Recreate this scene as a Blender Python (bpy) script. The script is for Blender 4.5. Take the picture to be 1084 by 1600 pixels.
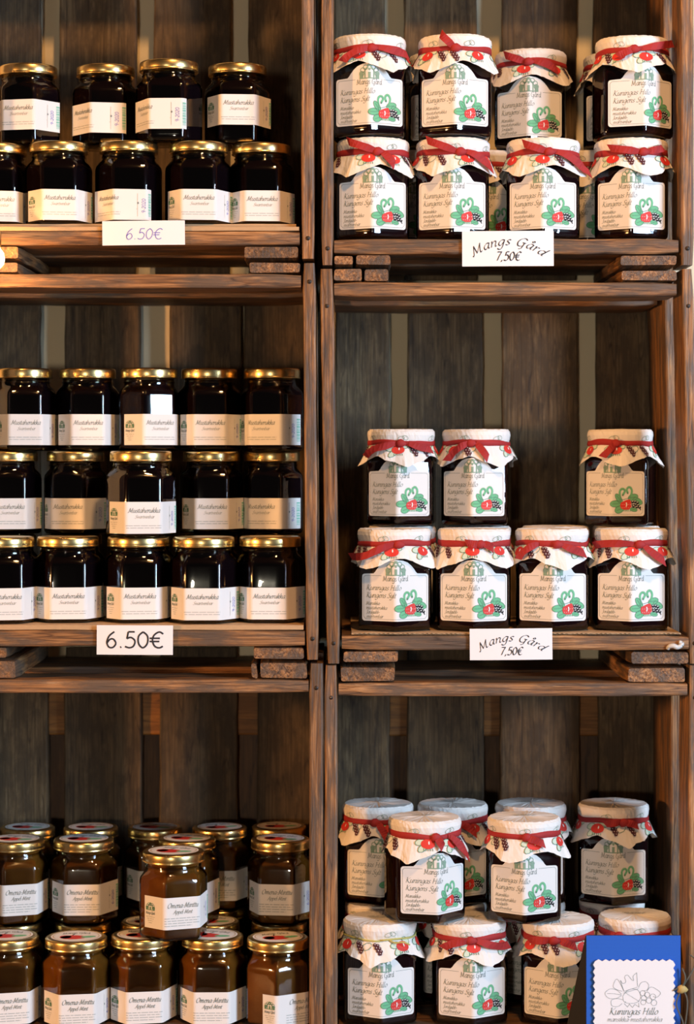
import bpy, bmesh, math, random
from mathutils import Vector, Matrix
for o in list(bpy.data.objects): bpy.data.objects.remove(o)
scene = bpy.context.scene
C = scene.collection
# ------------------------------------------------------------------ camera, light, exposure
F = 3400.0; D = 2.27; VX = 535.0; VY = 720.0; ZC = 1.40      # focal length in px, distance to crate fronts, principal point, eye height
cam = bpy.data.cameras.new('camera'); camo = bpy.data.objects.new('camera', cam); C.objects.link(camo)
camo.location = (0, -D, ZC); camo.rotation_euler = (math.pi/2, 0, 0)
cam.sensor_fit = 'HORIZONTAL'; cam.sensor_width = 36; cam.lens = 36*F/1084
cam.shift_x = (542-VX)/1084; cam.shift_y = (VY-800)/1084
cam.clip_start = .05; cam.dof.use_dof = True; cam.dof.focus_distance = D+.03; cam.dof.aperture_fstop = 6.3
scene.camera = camo
w = bpy.data.worlds.new('world'); scene.world = w; w.use_nodes = True
w.node_tree.nodes['Background'].inputs[0].default_value = (.9, .82, .75, 1)
w.node_tree.nodes['Background'].inputs[1].default_value = .02
def area(name, loc, target, sx, sy, col, power, shape='RECTANGLE'):
    l = bpy.data.lights.new(name, 'AREA'); l.shape = shape; l.size = sx; l.size_y = sy; l.color = col; l.energy = power
    o = bpy.data.objects.new(name, l); C.objects.link(o); o.location = loc
    o.rotation_euler = (Vector(target)-Vector(loc)).to_track_quat('-Z', 'Y').to_euler(); return o
area('window_daylight', (2.15, -1.85, ZC+.30), (0, 0, ZC-.05), .75, 1.1, (.60, .78, 1), 80)
area('warm_lamp_front_left', (-2.0, -1.25, ZC-.02), (0, 0, ZC-.15), .16, .16, (1, .46, .15), 32, 'DISK')
area('warm_lamp_overhead', (.25, -1.05, ZC+1.25), (.1, 0, ZC), .14, .14, (1, .50, .18), 14, "DISK")
area('warm_lamp_behind_viewer', (-.55, -4.2, ZC-.12), (0, 0, ZC), .22, .3, (1, .84, .66), 20, 'DISK')
scene.view_settings.view_transform = 'Standard'; scene.view_settings.look = 'None'
scene.view_settings.exposure = 0.24; scene.view_settings.gamma = 1; scene.view_settings.use_curve_mapping = False

def P(px, py, y=0.0):
    """point at depth y behind the crate fronts"""
    k = (D+y)/F
    return Vector(((px-VX)*k, y, ZC+(VY-py)*k))
PX = D/F
rnd = random.Random(7)

# ------------------------------------------------------------------ materials
M = {}
def new_mat(name):
    m = bpy.data.materials.new(name); m.use_nodes = True
    return m, m.node_tree, m.node_tree.nodes['Principled BSDF']
def plain(name, col, rough=.6, metal=0, **kw):
    m, nt, b = new_mat(name)
    b.inputs['Base Color'].default_value = (*col, 1); b.inputs['Roughness'].default_value = rough; b.inputs['Metallic'].default_value = metal
    for k, v in kw.items(): b.inputs[k.replace('_', ' ')].default_value = v
    M[name] = m; return m
def ramp(nt, stops):
    r = nt.nodes.new('ShaderNodeValToRGB'); e = r.color_ramp.elements
    while len(e) > 1: e.remove(e[-1])
    e[0].position = stops[0][0]; e[0].color = (*stops[0][1], 1)
    for p, c in stops[1:]:
        x = e.new(p); x.color = (*c, 1)
    return r
def wood(name, axis, cols, stain, rough=.55, bump=.5, blot=13):
    m, nt, b = new_mat(name); N = nt.nodes.new; L = nt.links.new
    tc = N('ShaderNodeTexCoord'); oi = N('ShaderNodeObjectInfo')
    mul = N('ShaderNodeVectorMath'); mul.operation = 'SCALE'; mul.inputs[0].default_value = (3.1, 5.7, 4.3)
    L(oi.outputs['Random'], mul.inputs['Scale'])
    add = N('ShaderNodeVectorMath'); L(tc.outputs['Object'], add.inputs[0]); L(mul.outputs[0], add.inputs[1])
    mp = N('ShaderNodeMapping'); s = [430, 430, 430]; s['XYZ'.index(axis)] = 16; mp.inputs['Scale'].default_value = s
    L(add.outputs[0], mp.inputs[0])
    n1 = N('ShaderNodeTexNoise'); n1.inputs['Scale'].default_value = 1; n1.inputs['Detail'].default_value = 7; n1.inputs['Distortion'].default_value = .6
    L(mp.outputs[0], n1.inputs['Vector'])
    r1 = ramp(nt, [(.28, cols[0]), (.47, cols[1]), (.60, cols[2]), (.76, cols[3])]); L(n1.outputs['Fac'], r1.inputs[0])
    mp2 = N('ShaderNodeMapping'); s = [62, 62, 62]; s['XYZ'.index(axis)] = blot; mp2.inputs['Scale'].default_value = s
    L(add.outputs[0], mp2.inputs[0])
    n2 = N('ShaderNodeTexNoise'); n2.inputs['Scale'].default_value = 1; n2.inputs['Detail'].default_value = 6; n2.inputs['Roughness'].default_value = .65
    L(mp2.outputs[0], n2.inputs['Vector'])
    r2 = ramp(nt, [(.43, (0, 0, 0)), (.58, (1, 1, 1))]); L(n2.outputs['Fac'], r2.inputs[0])
    st = N('ShaderNodeMath'); st.operation = 'MULTIPLY'; st.inputs[1].default_value = .85; L(r2.outputs[0], st.inputs[0])
    mix = N('ShaderNodeMixRGB'); mix.inputs[2].default_value = (*stain, 1); L(st.outputs[0], mix.inputs[0]); L(r1.outputs[0], mix.inputs[1])
    hsv = N('ShaderNodeHueSaturation'); L(mix.outputs[0], hsv.inputs['Color'])
    mr = N('ShaderNodeMapRange'); mr.inputs['To Min'].default_value = .7; mr.inputs['To Max'].default_value = 1.25
    L(oi.outputs['Random'], mr.inputs[0]); L(mr.outputs[0], hsv.inputs['Value'])
    mp3 = N('ShaderNodeMapping'); s = [75, 75, 75]; s['XYZ'.index(axis)] = 4; mp3.inputs['Scale'].default_value = s; L(add.outputs[0], mp3.inputs[0])
    n3 = N('ShaderNodeTexNoise'); n3.inputs['Scale'].default_value = 1; n3.inputs['Detail'].default_value = 2; L(mp3.outputs[0], n3.inputs['Vector'])
    r3 = ramp(nt, [(.485, (1, 1, 1)), (.50, (.25, .2, .18)), (.515, (1, 1, 1))]); L(n3.outputs['Fac'], r3.inputs[0])
    mc = N('ShaderNodeMixRGB'); mc.blend_type = 'MULTIPLY'; mc.inputs[0].default_value = .75; L(hsv.outputs[0], mc.inputs[1]); L(r3.outputs[0], mc.inputs[2])
    L(mc.outputs[0], b.inputs['Base Color'])
    bp = N('ShaderNodeBump'); bp.inputs['Strength'].default_value = bump; bp.inputs['Distance'].default_value = .002
    ad = N('ShaderNodeMath'); L(n1.outputs['Fac'], ad.inputs[0]); L(n2.outputs['Fac'], ad.inputs[1])
    L(ad.outputs[0], bp.inputs['Height']); L(bp.outputs[0], b.inputs['Normal'])
    b.inputs['Roughness'].default_value = rough
    M[name] = m
WC = [(.055, .023, .008), (.22, .100, .035), (.36, .175, .065), (.52, .31, .15)]
SC = [(.062, .038, .016), (.115, .073, .033), (.155, .102, .048), (.205, .145, .078)]
for a in 'XYZ':
    wood('frame_wood_'+a, a, WC, (.085, .062, .046))
    wood('slat_wood_'+a, a, SC, (.060, .038, .018), .7, .35, 24)
plain('gold', (.78, .58, .25), .27, 1.0)
plain('label_paper', (.80, .79, .77), .75)
plain('cover_paper', (.83, .80, .76), .8)
plain('sign_paper', (.84, .84, .86), .7)
plain('print_grey', (.20, .24, .23), .8)
plain('print_light', (.42, .45, .43), .8)
plain('print_green', (.10, .24, .15), .8)
plain('leaf_green', (.16, .50, .27), .8)
plain('leaf_pale', (.60, .72, .58), .8)
plain('berry_red', (.66, .035, .025), .65)
plain('berry_dark', (.07, .012, .02), .7)
plain('ink_black', (.02, .02, .025), .8)
plain('ink_violet', (.15, .15, .55), .8)
plain('print_sage', (.24, .38, .29), .8)
plain('barcode_green', (.18, .52, .38), .8)
plain('ink_white', (.85, .85, .83), .8)
plain('nail_iron', (.05, .04, .035), .5, .8)
plain('dark_card', (.012, .012, .013), .8)
plain('hook_white', (.62, .62, .60), .4)
plain('twine', (.10, .10, .08), .8)
plain('yellow_twine', (.50, .46, .14), .8)
plain('knot_gold', (.5, .36, .12), .6)
plain('cord_black', (.01, .01, .01), .5)
plain('brass', (.5, .35, .15), .35, 1)
# ribbon: woven crimson
m, nt, b = new_mat('ribbon'); M['ribbon'] = m
n = nt.nodes.new('ShaderNodeTexNoise'); n.inputs['Scale'].default_value = 420
r = ramp(nt, [(.3, (.24, .010, .012)), (.7, (.48, .028, .028))])
nt.links.new(n.outputs['Fac'], r.inputs[0]); nt.links.new(r.outputs[0], b.inputs['Base Color']); b.inputs['Roughness'].default_value = .75
# kraft liner, cardboard
m, nt, b = new_mat('cardboard'); M['cardboard'] = m
n = nt.nodes.new('ShaderNodeTexNoise'); n.inputs['Scale'].default_value = 60
r = ramp(nt, [(.3, (.42, .27, .14)), (.7, (.56, .38, .21))])
nt.links.new(n.outputs['Fac'], r.inputs[0]); nt.links.new(r.outputs[0], b.inputs['Base Color']); b.inputs['Roughness'].default_value = .85
# blue card with fine weave
m, nt, b = new_mat('blue_card'); M['blue_card'] = m
n = nt.nodes.new('ShaderNodeTexWave'); n.inputs['Scale'].default_value = 260; n.bands_direction = 'Z'; n.inputs['Distortion'].default_value = 2
r = ramp(nt, [(.0, (.008, .085, .46)), (1, (.012, .13, .62))])
tc = nt.nodes.new('ShaderNodeTexCoord'); nt.links.new(tc.outputs['Object'], n.inputs['Vector'])
nt.links.new(n.outputs['Fac'], r.inputs[0]); nt.links.new(r.outputs[0], b.inputs['Base Color']); b.inputs['Roughness'].default_value = .6
# dark brown for the lower part of the back wall
wood('lower_wall_brown', 'Z', [(.05, .020, .005), (.08, .035, .009), (.10, .045, .012), (.12, .055, .017)], (.045, .018, .005), .6, .2)
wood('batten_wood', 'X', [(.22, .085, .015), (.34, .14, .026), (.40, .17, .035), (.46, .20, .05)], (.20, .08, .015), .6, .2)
# plaster wall
m, nt, b = new_mat('wall_plaster'); M['wall_plaster'] = m
n = nt.nodes.new('ShaderNodeTexNoise'); n.inputs['Scale'].default_value = 9; n.inputs['Detail'].default_value = 6
r = ramp(nt, [(.3, (.80, .70, .48)), (.7, (.90, .80, .58))])
nt.links.new(n.outputs['Fac'], r.inputs[0]); nt.links.new(r.outputs[0], b.inputs['Base Color']); b.inputs['Roughness'].default_value = .9
# thin clear glass shell
m = bpy.data.materials.new('jar_glass'); m.use_nodes = True; nt = m.node_tree; nt.nodes.clear(); M['jar_glass'] = m
out = nt.nodes.new('ShaderNodeOutputMaterial'); tr = nt.nodes.new('ShaderNodeBsdfTransparent'); gl = nt.nodes.new('ShaderNodeBsdfGlossy')
fr = nt.nodes.new('ShaderNodeFresnel'); fr.inputs['IOR'].default_value = 1.75; mx = nt.nodes.new('ShaderNodeMixShader')
tr.inputs[0].default_value = (.93, .96, .94, 1); gl.inputs['Roughness'].default_value = .03
nz = nt.nodes.new('ShaderNodeTexNoise'); nz.inputs['Scale'].default_value = 45; tcg = nt.nodes.new('ShaderNodeTexCoord'); nt.links.new(tcg.outputs['Object'], nz.inputs['Vector'])
bpn = nt.nodes.new('ShaderNodeBump'); bpn.inputs['Strength'].default_value = .12; bpn.inputs['Distance'].default_value = .002
nt.links.new(nz.outputs['Fac'], bpn.inputs['Height']); nt.links.new(bpn.outputs[0], gl.inputs['Normal'])
nt.links.new(fr.outputs[0], mx.inputs[0]); nt.links.new(tr.outputs[0], mx.inputs[1]); nt.links.new(gl.outputs[0], mx.inputs[2]); nt.links.new(mx.outputs[0], out.inputs[0])
plain('currant_jam', (.008, .003, .004), .12, Specular_IOR_Level=.12)
plain('berry_jam', (.016, .003, .004), .12, Specular_IOR_Level=.12)
# apple jelly: cloudy amber
m, nt, b = new_mat('apple_jelly'); M['apple_jelly'] = m
tc = nt.nodes.new('ShaderNodeTexCoord'); n = nt.nodes.new('ShaderNodeTexNoise'); n.inputs['Scale'].default_value = 30; nt.links.new(tc.outputs['Object'], n.inputs['Vector'])
r = ramp(nt, [(.3, (.120, .040, .005)), (.75, (.23, .085, .012))])
nt.links.new(n.outputs['Fac'], r.inputs[0]); nt.links.new(r.outputs[0], b.inputs['Base Color']); b.inputs['Roughness'].default_value = .2; b.inputs['Specular IOR Level'].default_value = .15
b.inputs['Subsurface Weight'].default_value = .5; b.inputs['Subsurface Radius'].default_value = (.012, .005, .002); b.inputs['Subsurface Scale'].default_value = 1
m = bpy.data.materials.new('bulb_glow'); m.use_nodes = True; nt = m.node_tree; nt.nodes.clear(); M['bulb_glow'] = m
out = nt.nodes.new('ShaderNodeOutputMaterial'); em = nt.nodes.new('ShaderNodeEmission'); em.inputs[0].default_value = (1, .48, .16, 1); em.inputs[1].default_value = 110
nt.links.new(em.outputs[0], out.inputs[0])

# ------------------------------------------------------------------ object helpers
def mesh_of(name, verts, faces, mats, smooth=False, fmat=None):
    me = bpy.data.meshes.new(name); me.from_pydata([tuple(v) for v in verts], [], faces)
    for mm in (mats if isinstance(mats, (list, tuple)) else [mats]): me.materials.append(M[mm])
    if fmat: me.polygons.foreach_set('material_index', fmat)
    if smooth: me.polygons.foreach_set('use_smooth', [True]*len(me.polygons))
    me.update(); return me
def obj(name, me, parent=None, loc=None, rz=None, scale=None):
    o = bpy.data.objects.new(name, me); C.objects.link(o)
    if parent: o.parent = parent
    if loc is not None: o.location = loc
    if rz is not None: o.rotation_euler.z = rz
    if scale is not None: o.scale = scale
    return o
def thing(name, loc, label, cat, group=None):
    o = bpy.data.objects.new(name, None); o.empty_display_size = .02; C.objects.link(o); o.location = loc; tag(o, label, cat, group); return o
def tag(o, label, cat, group=None):
    o['label'] = label; o['category'] = cat
    if group: o['group'] = group
    return o
def struct(o): o['kind'] = 'structure'; return o
def board_mesh(name, p0, p1, wv, tv, mat, bev=.0022, n=12, jit=.0006, origin=Vector((0, 0, 0)), seed=None):
    """plank swept p0->p1, half-width vectors wv and tv, worn rounded edges"""
    rr = random.Random(seed if seed is not None else rnd.random())
    p0, p1, wv, tv = Vector(p0), Vector(p1), Vector(wv), Vector(tv)
    W, T = wv.length, tv.length; wn, tn = wv/W, tv/T; b = min(bev, T*.6, W*.6)
    sec = []
    for sx, sy in ((1, 1), (-1, 1), (-1, -1), (1, -1)):
        cx, cy = sx*(W-b), sy*(T-b)
        a0 = {(1, 1): 0, (-1, 1): 90, (-1, -1): 180, (1, -1): 270}[(sx, sy)]
        for k in range(3):
            a = math.radians(a0+45*k); sec.append((cx+b*math.cos(a), cy+b*math.sin(a)))
    ns = len(sec); vs = []; fs = []
    for i in range(n+1):
        t = i/n; c = p0.lerp(p1, t); end = .0 if 0 < i < n else b*.5
        wob = [rr.gauss(0, jit) for _ in range(4)]
        for j, (u, v) in enumerate(sec):
            q = j//3
            vs.append(c + wn*(u*(1-end/W)+wob[q]*(.8)) + tn*(v*(1-end/T)+wob[(q+1) % 4]*.8) - origin)
    for i in range(n):
        for j in range(ns):
            fs.append((i*ns+j, i*ns+(j+1) % ns, (i+1)*ns+(j+1) % ns, (i+1)*ns+j))
    fs.append(tuple(range(ns))[::-1]); fs.append(tuple(n*ns+j for j in range(ns)))
    me = mesh_of(name, vs, fs, mat)
    bm = bmesh.new(); bm.from_mesh(me); bmesh.ops.recalc_face_normals(bm, faces=bm.faces); bm.to_mesh(me); bm.free()
    return me
def lathe(name, prof, mat, n=40, smooth=True):
    vs = []; fs = []
    for r_, z in prof:
        for k in range(n):
            a = 2*math.pi*k/n; vs.append((r_*math.sin(a), -r_*math.cos(a), z))
    for i in range(len(prof)-1):
        for k in range(n):
            fs.append((i*n+k, i*n+(k+1) % n, (i+1)*n+(k+1) % n, (i+1)*n+k))
    fs.append(tuple(range(n))[::-1]); fs.append(tuple((len(prof)-1)*n+k for k in range(n)))
    return mesh_of(name, vs, fs, mat, smooth)
def tube(name, pts, r_, mat, n=6):
    vs = []; fs = []; pts = [Vector(p) for p in pts]
    for i, p in enumerate(pts):
        d = (pts[min(i+1, len(pts)-1)]-pts[max(i-1, 0)]).normalized(); u = d.orthogonal().normalized(); v = d.cross(u)
        rr = r_(i/(len(pts)-1)) if callable(r_) else r_
        for k in range(n):
            a = 2*math.pi*k/n; vs.append(p+u*rr*math.cos(a)+v*rr*math.sin(a))
    for i in range(len(pts)-1):
        for k in range(n): fs.append((i*n+k, i*n+(k+1) % n, (i+1)*n+(k+1) % n, (i+1)*n+k))
    fs.append(tuple(range(n))[::-1]); fs.append(tuple((len(pts)-1)*n+k for k in range(n)))
    return mesh_of(name, vs, fs, mat, True)
def smooth_pts(pts, k=5):
    if len(pts) < 3: return [tuple(p) for p in pts]
    out = []; q = [pts[0]]+list(pts)+[pts[-1]]
    for i in range(1, len(q)-2):
        for s in range(k):
            t = s/k; r_ = []
            for d in range(len(pts[0])):
                a, b_, c, e = q[i-1][d], q[i][d], q[i+1][d], q[i+2][d]
                r_.append(.5*((2*b_)+(-a+c)*t+(2*a-5*b_+4*c-e)*t*t+(-a+3*b_-3*c+e)*t**3))
            out.append(tuple(r_))
    out.append(tuple(pts[-1])); return out

# ------------------------------------------------------------------ print: pen strokes and flat shapes, laid on any surface
BOWL = [(.85, .92), (.48, 1), (.12, .62), (.10, .22), (.32, 0), (.62, .2), (.82, .75)]
G = {
'a': (1.02, [BOWL, [(.86, .98), (.76, .25), (.84, 0), (1.02, .12)]]),
'b': (.95, [[(.15, 1.75), (.1, .9), (.1, .2), (.38, 0), (.78, .25), (.8, .75), (.5, 1), (.12, .65)]]),
'd': (1.02, [BOWL, [(.92, 1.75), (.82, .6), (.78, .2), (.86, 0), (1.02, .12)]]),
'e': (.88, [[(.12, .48), (.5, .55), (.75, .8), (.5, 1), (.15, .65), (.14, .22), (.42, 0), (.8, .2)]]),
'g': (1.0, [BOWL, [(.86, .98), (.8, 0), (.62, -.58), (.22, -.66), (-.05, -.42)]]),
'h': (1.0, [[(.16, 1.75), (.1, 0)], [(.12, .5), (.45, .97), (.74, .85), (.70, .2), (.8, 0), (.98, .12)]]),
'i': (.45, [[(0, .85), (.15, 1), (.12, .2), (.22, 0), (.42, .12)], [(.19, 1.42), (.27, 1.48)]]),
'k': (.95, [[(.16, 1.75), (.1, 0)], [(.12, .45), (.45, .98), (.7, .85), (.55, .58), (.2, .5)], [(.3, .52), (.72, 0), (.95, .08)]]),
'l': (.45, [[(.16, 1.75), (.1, .2), (.2, 0), (.42, .12)]]),
'm': (1.42, [[(0, .85), (.14, 1), (.1, 0)], [(.12, .5), (.42, .97), (.6, .85), (.56, 0)], [(.58, .5), (.9, .97), (1.1, .85), (1.06, .2), (1.14, 0), (1.34, .12)]]),
'n': (1.0, [[(0, .85), (.14, 1), (.1, 0)], [(.12, .5), (.45, .97), (.74, .85), (.70, .2), (.8, 0), (.98, .12)]]),
'o': (.95, [[(.5, 1), (.14, .7), (.12, .25), (.42, 0), (.78, .3), (.8, .75), (.5, 1)]]),
'p': (.98, [[(0, .85), (.15, 1), (.1, .2), (.04, -.7)], [(.12, .55), (.45, 1), (.8, .75), (.78, .25), (.45, 0), (.12, .18)]]),
'r': (.68, [[(0, .85), (.14, 1), (.1, 0)], [(.12, .5), (.38, .95), (.64, .92)]]),
's': (.75, [[(.66, .9), (.42, 1), (.16, .78), (.36, .52), (.6, .28), (.38, 0), (.04, .1)]]),
't': (.58, [[(.22, 1.35), (.14, .3), (.26, 0), (.5, .12)], [(0, .95), (.5, .98)]]),
'u': (1.0, [[(0, .85), (.14, 1), (.1, .25), (.3, 0), (.6, .2), (.76, .9)], [(.78, 1), (.72, .2), (.8, 0), (.98, .12)]]),
'v': (.9, [[(0, .9), (.13, 1), (.3, 0)], [(.3, 0), (.68, .55), (.74, 1)]]),
'y': (.98, [[(0, .85), (.14, 1), (.1, .25), (.3, 0), (.6, .2), (.76, .9)], [(.8, 1), (.74, 0), (.55, -.58), (.18, -.66), (-.05, -.45)]]),
'M': (1.75, [[(-.12, .12), (.08, 0), (.26, .8), (.36, 1.6)], [(.36, 1.6), (.72, .15)], [(.72, .15), (1.34, 1.6)], [(1.34, 1.6), (1.28, .25), (1.4, 0), (1.62, .12)]]),
'S': (1.1, [[(1.0, 1.4), (.7, 1.6), (.35, 1.35), (.45, .95), (.85, .6), (.75, .15), (.35, 0), (0, .2)]]),
'O': (1.5, [[(.8, 1.6), (.3, 1.2), (.15, .6), (.4, .05), (.85, .05), (1.25, .5), (1.3, 1.1), (1.05, 1.55), (.8, 1.6)]]),
'A': (1.4, [[(-.1, .1), (.15, .05), (.5, .8), (.9, 1.6)], [(.9, 1.6), (1.02, .3), (1.12, 0), (1.3, .1)], [(.4, .6), (1.0, .62)]]),
'K': (1.4, [[(.1, 1.45), (.3, 1.6), (.22, 0)], [(1.2, 1.6), (.7, 1.2), (.28, .8)], [(.4, .88), (.85, .2), (1.4, -.1)]]),
'H': (1.55, [[(.05, 1.4), (.25, 1.6), (.2, 0)], [(1.2, 1.6), (1.1, .2), (1.2, 0), (1.4, .1)], [(.2, .82), (1.15, .85)]]),
'J': (.9, [[(.3, 1.6), (.85, 1.6)], [(.62, 1.6), (.55, .2), (.35, -.25), (0, -.2)]]),
'G': (1.5, [[(1.3, 1.35), (.95, 1.6), (.45, 1.35), (.18, .7), (.35, .12), (.75, 0), (1.12, .2), (1.15, .72)], [(.85, .75), (1.35, .75)], [(1.15, .7), (1.08, -.35), (.7, -.5)]]),
'0': (1.0, [[(.5, 1.5), (.15, 1.1), (.15, .4), (.48, 0), (.82, .4), (.84, 1.1), (.5, 1.5)]]),
'2': (.95, [[(.12, 1.2), (.4, 1.5), (.75, 1.25), (.6, .7), (.1, .02)], [(.1, .03), (.85, .03)]]),
'5': (.95, [[(.8, 1.5), (.3, 1.5)], [(.3, 1.5), (.2, .85)], [(.2, .85), (.5, .98), (.82, .65), (.7, .15), (.38, 0), (.05, .12)]]),
'6': (1.0, [[(.72, 1.5), (.32, 1.1), (.14, .5), (.3, .05), (.62, .03), (.84, .4), (.65, .8), (.38, .78), (.16, .45)]]),
'7': (.9, [[(.05, 1.48), (.82, 1.48)], [(.82, 1.48), (.5, .8), (.28, 0)]]),
'9': (1.0, [[(.8, 1.1), (.55, .75), (.2, .9), (.2, 1.3), (.5, 1.5), (.8, 1.3), (.78, .7), (.6, .0)]]),
'€': (1.15, [[(1.05, 1.3), (.75, 1.5), (.35, 1.2), (.22, .7), (.4, .15), (.75, 0), (1.02, .15)], [(.0, .9), (.8, .9)], [(.0, .6), (.75, .6)]]),
'.': (.5, [[(.18, .02), (.26, .08)]]), ',': (.5, [[(.25, .12), (.12, -.25)]]), '-': (.7, [[(.1, .55), (.55, .6)]]), ' ': (.55, []),
}
G['ä'] = (G['a'][0], G['a'][1]+[[(.3, 1.4), (.36, 1.45)], [(.66, 1.4), (.72, 1.45)]])
G['Ä'] = (G['A'][0], G['A'][1]+[[(.65, 1.95), (.72, 2.0)], [(1.05, 1.95), (1.12, 2.0)]])
G['å'] = (G['a'][0], G['a'][1]+[[(.5, 1.7), (.35, 1.5), (.5, 1.32), (.67, 1.5), (.5, 1.7)]])
class Art:
    """collects coloured flat faces in a 2-D (u, v) sheet"""
    def __init__(self): self.v = []; self.f = []; self.m = []; self.lay = []; self.mats = []
    def mi(self, mat):
        if mat not in self.mats: self.mats.append(mat)
        return self.mats.index(mat)
    def poly(self, pts, mat, layer=2):
        b = len(self.v); self.v += [(p[0], p[1], layer) for p in pts]; self.f.append(tuple(range(b, b+len(pts)))); self.m.append(self.mi(mat))
    def rect(self, x0, y0, x1, y1, mat, layer=2): self.poly([(x0, y0), (x1, y0), (x1, y1), (x0, y1)], mat, layer)
    def blob(self, cx, cy, rx, ry, mat, layer=2, rot=0, n=10, pinch=0):
        pts = []
        for k in range(n):
            a = 2*math.pi*k/n; x = rx*math.cos(a); y = ry*math.sin(a)*(1-pinch*math.cos(a))
            pts.append((cx+x*math.cos(rot)-y*math.sin(rot), cy+x*math.sin(rot)+y*math.cos(rot)))
        self.poly(pts, mat, layer)
    def stroke(self, pts, wd, mat, layer=2, nib=None, smooth=True):
        if smooth: pts = smooth_pts(pts, 4)
        for p, q in zip(pts[:-1], pts[1:]):
            dx, dy = q[0]-p[0], q[1]-p[1]; L_ = math.hypot(dx, dy)
            if L_ < 1e-9: continue
            nx, ny = -dy/L_*wd*.5, dx/L_*wd*.5
            if nib is not None:
                bx, by = math.cos(nib)*wd*.5, math.sin(nib)*wd*.5
                if bx*nx+by*ny < 0: bx, by = -bx, -by
                nx, ny = bx+nx*.35, by+ny*.35
            self.poly([(p[0]-nx, p[1]-ny), (q[0]-nx, q[1]-ny), (q[0]+nx, q[1]+ny), (p[0]+nx, p[1]+ny)], mat, layer)
    def outline(self, cx, cy, rx, ry, wd, mat, layer=2, rot=0, n=12, pinch=0):
        pts = []
        for k in range(n+1):
            a = 2*math.pi*k/n; x = rx*math.cos(a); y = ry*math.sin(a)*(1-pinch*math.cos(a))
            pts.append((cx+x*math.cos(rot)-y*math.sin(rot), cy+x*math.sin(rot)+y*math.cos(rot)))
        self.stroke(pts, wd, mat, layer, smooth=False)
    def width(self, s, xh): return sum(G[c][0]*xh for c in s)
    def text(self, s, x, y, xh, mat, nibw=.16, shear=.28, align='l', layer=2, mono=False, warp=None, fit=None, rot=0, track=0, nibrot=0):
        wd = self.width(s, xh)+track*xh*(len(s)-1); sx = 1
        if fit: sx = fit/wd; wd = fit
        if align == 'c': x -= wd/2
        if align == 'r': x -= wd
        cx = x
        for c in s:
            gw, st = G[c]
            for sk in st:
                pts = [(cx+(p[0]+shear*p[1])*xh*sx-.0, y+p[1]*xh) for p in smooth_pts(sk, 4)]
                if warp: pts = [warp(p) for p in pts]
                if rot: pts = [(x0+(p[0]-x0)*math.cos(rot)-(p[1]-y)*math.sin(rot), y+(p[0]-x0)*math.sin(rot)+(p[1]-y)*math.cos(rot)) for x0 in (x,) for p in pts]
                self.stroke(pts, nibw*xh, mat, layer, None if mono else math.radians(35)-(nibrot*pts[0][0] if nibrot else 0), smooth=False)
            cx += (gw+track)*xh*sx
    def greek(self, x0, x1, y, h, mat, seed=0, layer=2):
        """unreadable small print: a row of word-long dashes"""
        rr = random.Random(seed); x = x0
        while x < x1:
            L_ = min(rr.uniform(2, 7)*h, x1-x); self.rect(x, y-h*.28, x+L_, y+h*.28, mat, layer); x += L_+h*.8
    def mesh(self, name, fn, ucuts=(), vcuts=(), off=.00028):
        bm = bmesh.new(); vs = [bm.verts.new(p) for p in self.v]
        for f, mi in zip(self.f, self.m):
            fc = bm.faces.new([vs[i] for i in f]); fc.material_index = mi
        for u in ucuts: bmesh.ops.bisect_plane(bm, geom=bm.verts[:]+bm.edges[:]+bm.faces[:], plane_co=(u, 0, 0), plane_no=(1, 0, 0))
        for v in vcuts: bmesh.ops.bisect_plane(bm, geom=bm.verts[:]+bm.edges[:]+bm.faces[:], plane_co=(0, v, 0), plane_no=(0, 1, 0))
        for v in bm.verts: v.co = fn(v.co.x, v.co.y, off*v.co.z)
        me = bpy.data.meshes.new(name); bm.to_mesh(me); bm.free()
        for mm in self.mats: me.materials.append(M[mm])
        return me

# ------------------------------------------------------------------ hexagonal jar geometry
def hex_r(az, A, rho):
    """radius of a rounded hexagon (apothem A) at azimuth az; az = 0 is a face normal"""
    d = (az+math.pi/6) % (math.pi/3)-math.pi/6
    if abs(A*math.tan(d)) <= (A-rho)*math.tan(math.pi/6): return A/math.cos(d)
    dc = math.pi/6-abs(d); c = (A-rho)/math.cos(math.pi/6)
    return c*math.cos(dc)+math.sqrt(max(rho*rho-(c*math.sin(dc))**2, 0))
def hex_point(u, v, off, A, rho, u0=0.0, phase=0.0):
    """point at perimeter distance u from the middle of the face phase=0, height v"""
    S = 2*A/math.sqrt(3); u = u+u0; k = math.floor((u+S/2)/S); t = u-k*S
    az = k*math.pi/3+math.atan2(t, A)+phase; r_ = hex_r(az-phase, A, rho)+off
    return (r_*math.sin(az), -r_*math.cos(az), v)
def hex_angles(A, rho):
    out = []
    tA = math.atan((A-rho)*math.tan(math.pi/6)/A)
    for f in range(6):
        c = f*math.pi/3
        for d in (-tA, -tA*.5, 0, tA*.5, tA): out.append(c+d)
        for k in (1, 2, 3): out.append(c+tA+(math.pi/3-2*tA)*k/4)
    return out
def hex_loft(name, rings, A, rho, mat, smooth=True):
    """rings: (scale, roundness 0..1, z, circle radius)"""
    an = hex_angles(A, rho); n = len(an); vs = []; fs = []
    for s, rd, z, cr in rings:
        for a in an:
            r_ = hex_r(a, A, rho)*s*(1-rd)+cr*rd; vs.append((r_*math.sin(a), -r_*math.cos(a), z))
    for i in range(len(rings)-1):
        for k in range(n): fs.append((i*n+k, i*n+(k+1) % n, (i+1)*n+(k+1) % n, (i+1)*n+k))
    fs.append(tuple(range(n))[::-1]); fs.append(tuple((len(rings)-1)*n+k for k in range(n)))
    return mesh_of(name, vs, fs, mat, smooth)
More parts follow.
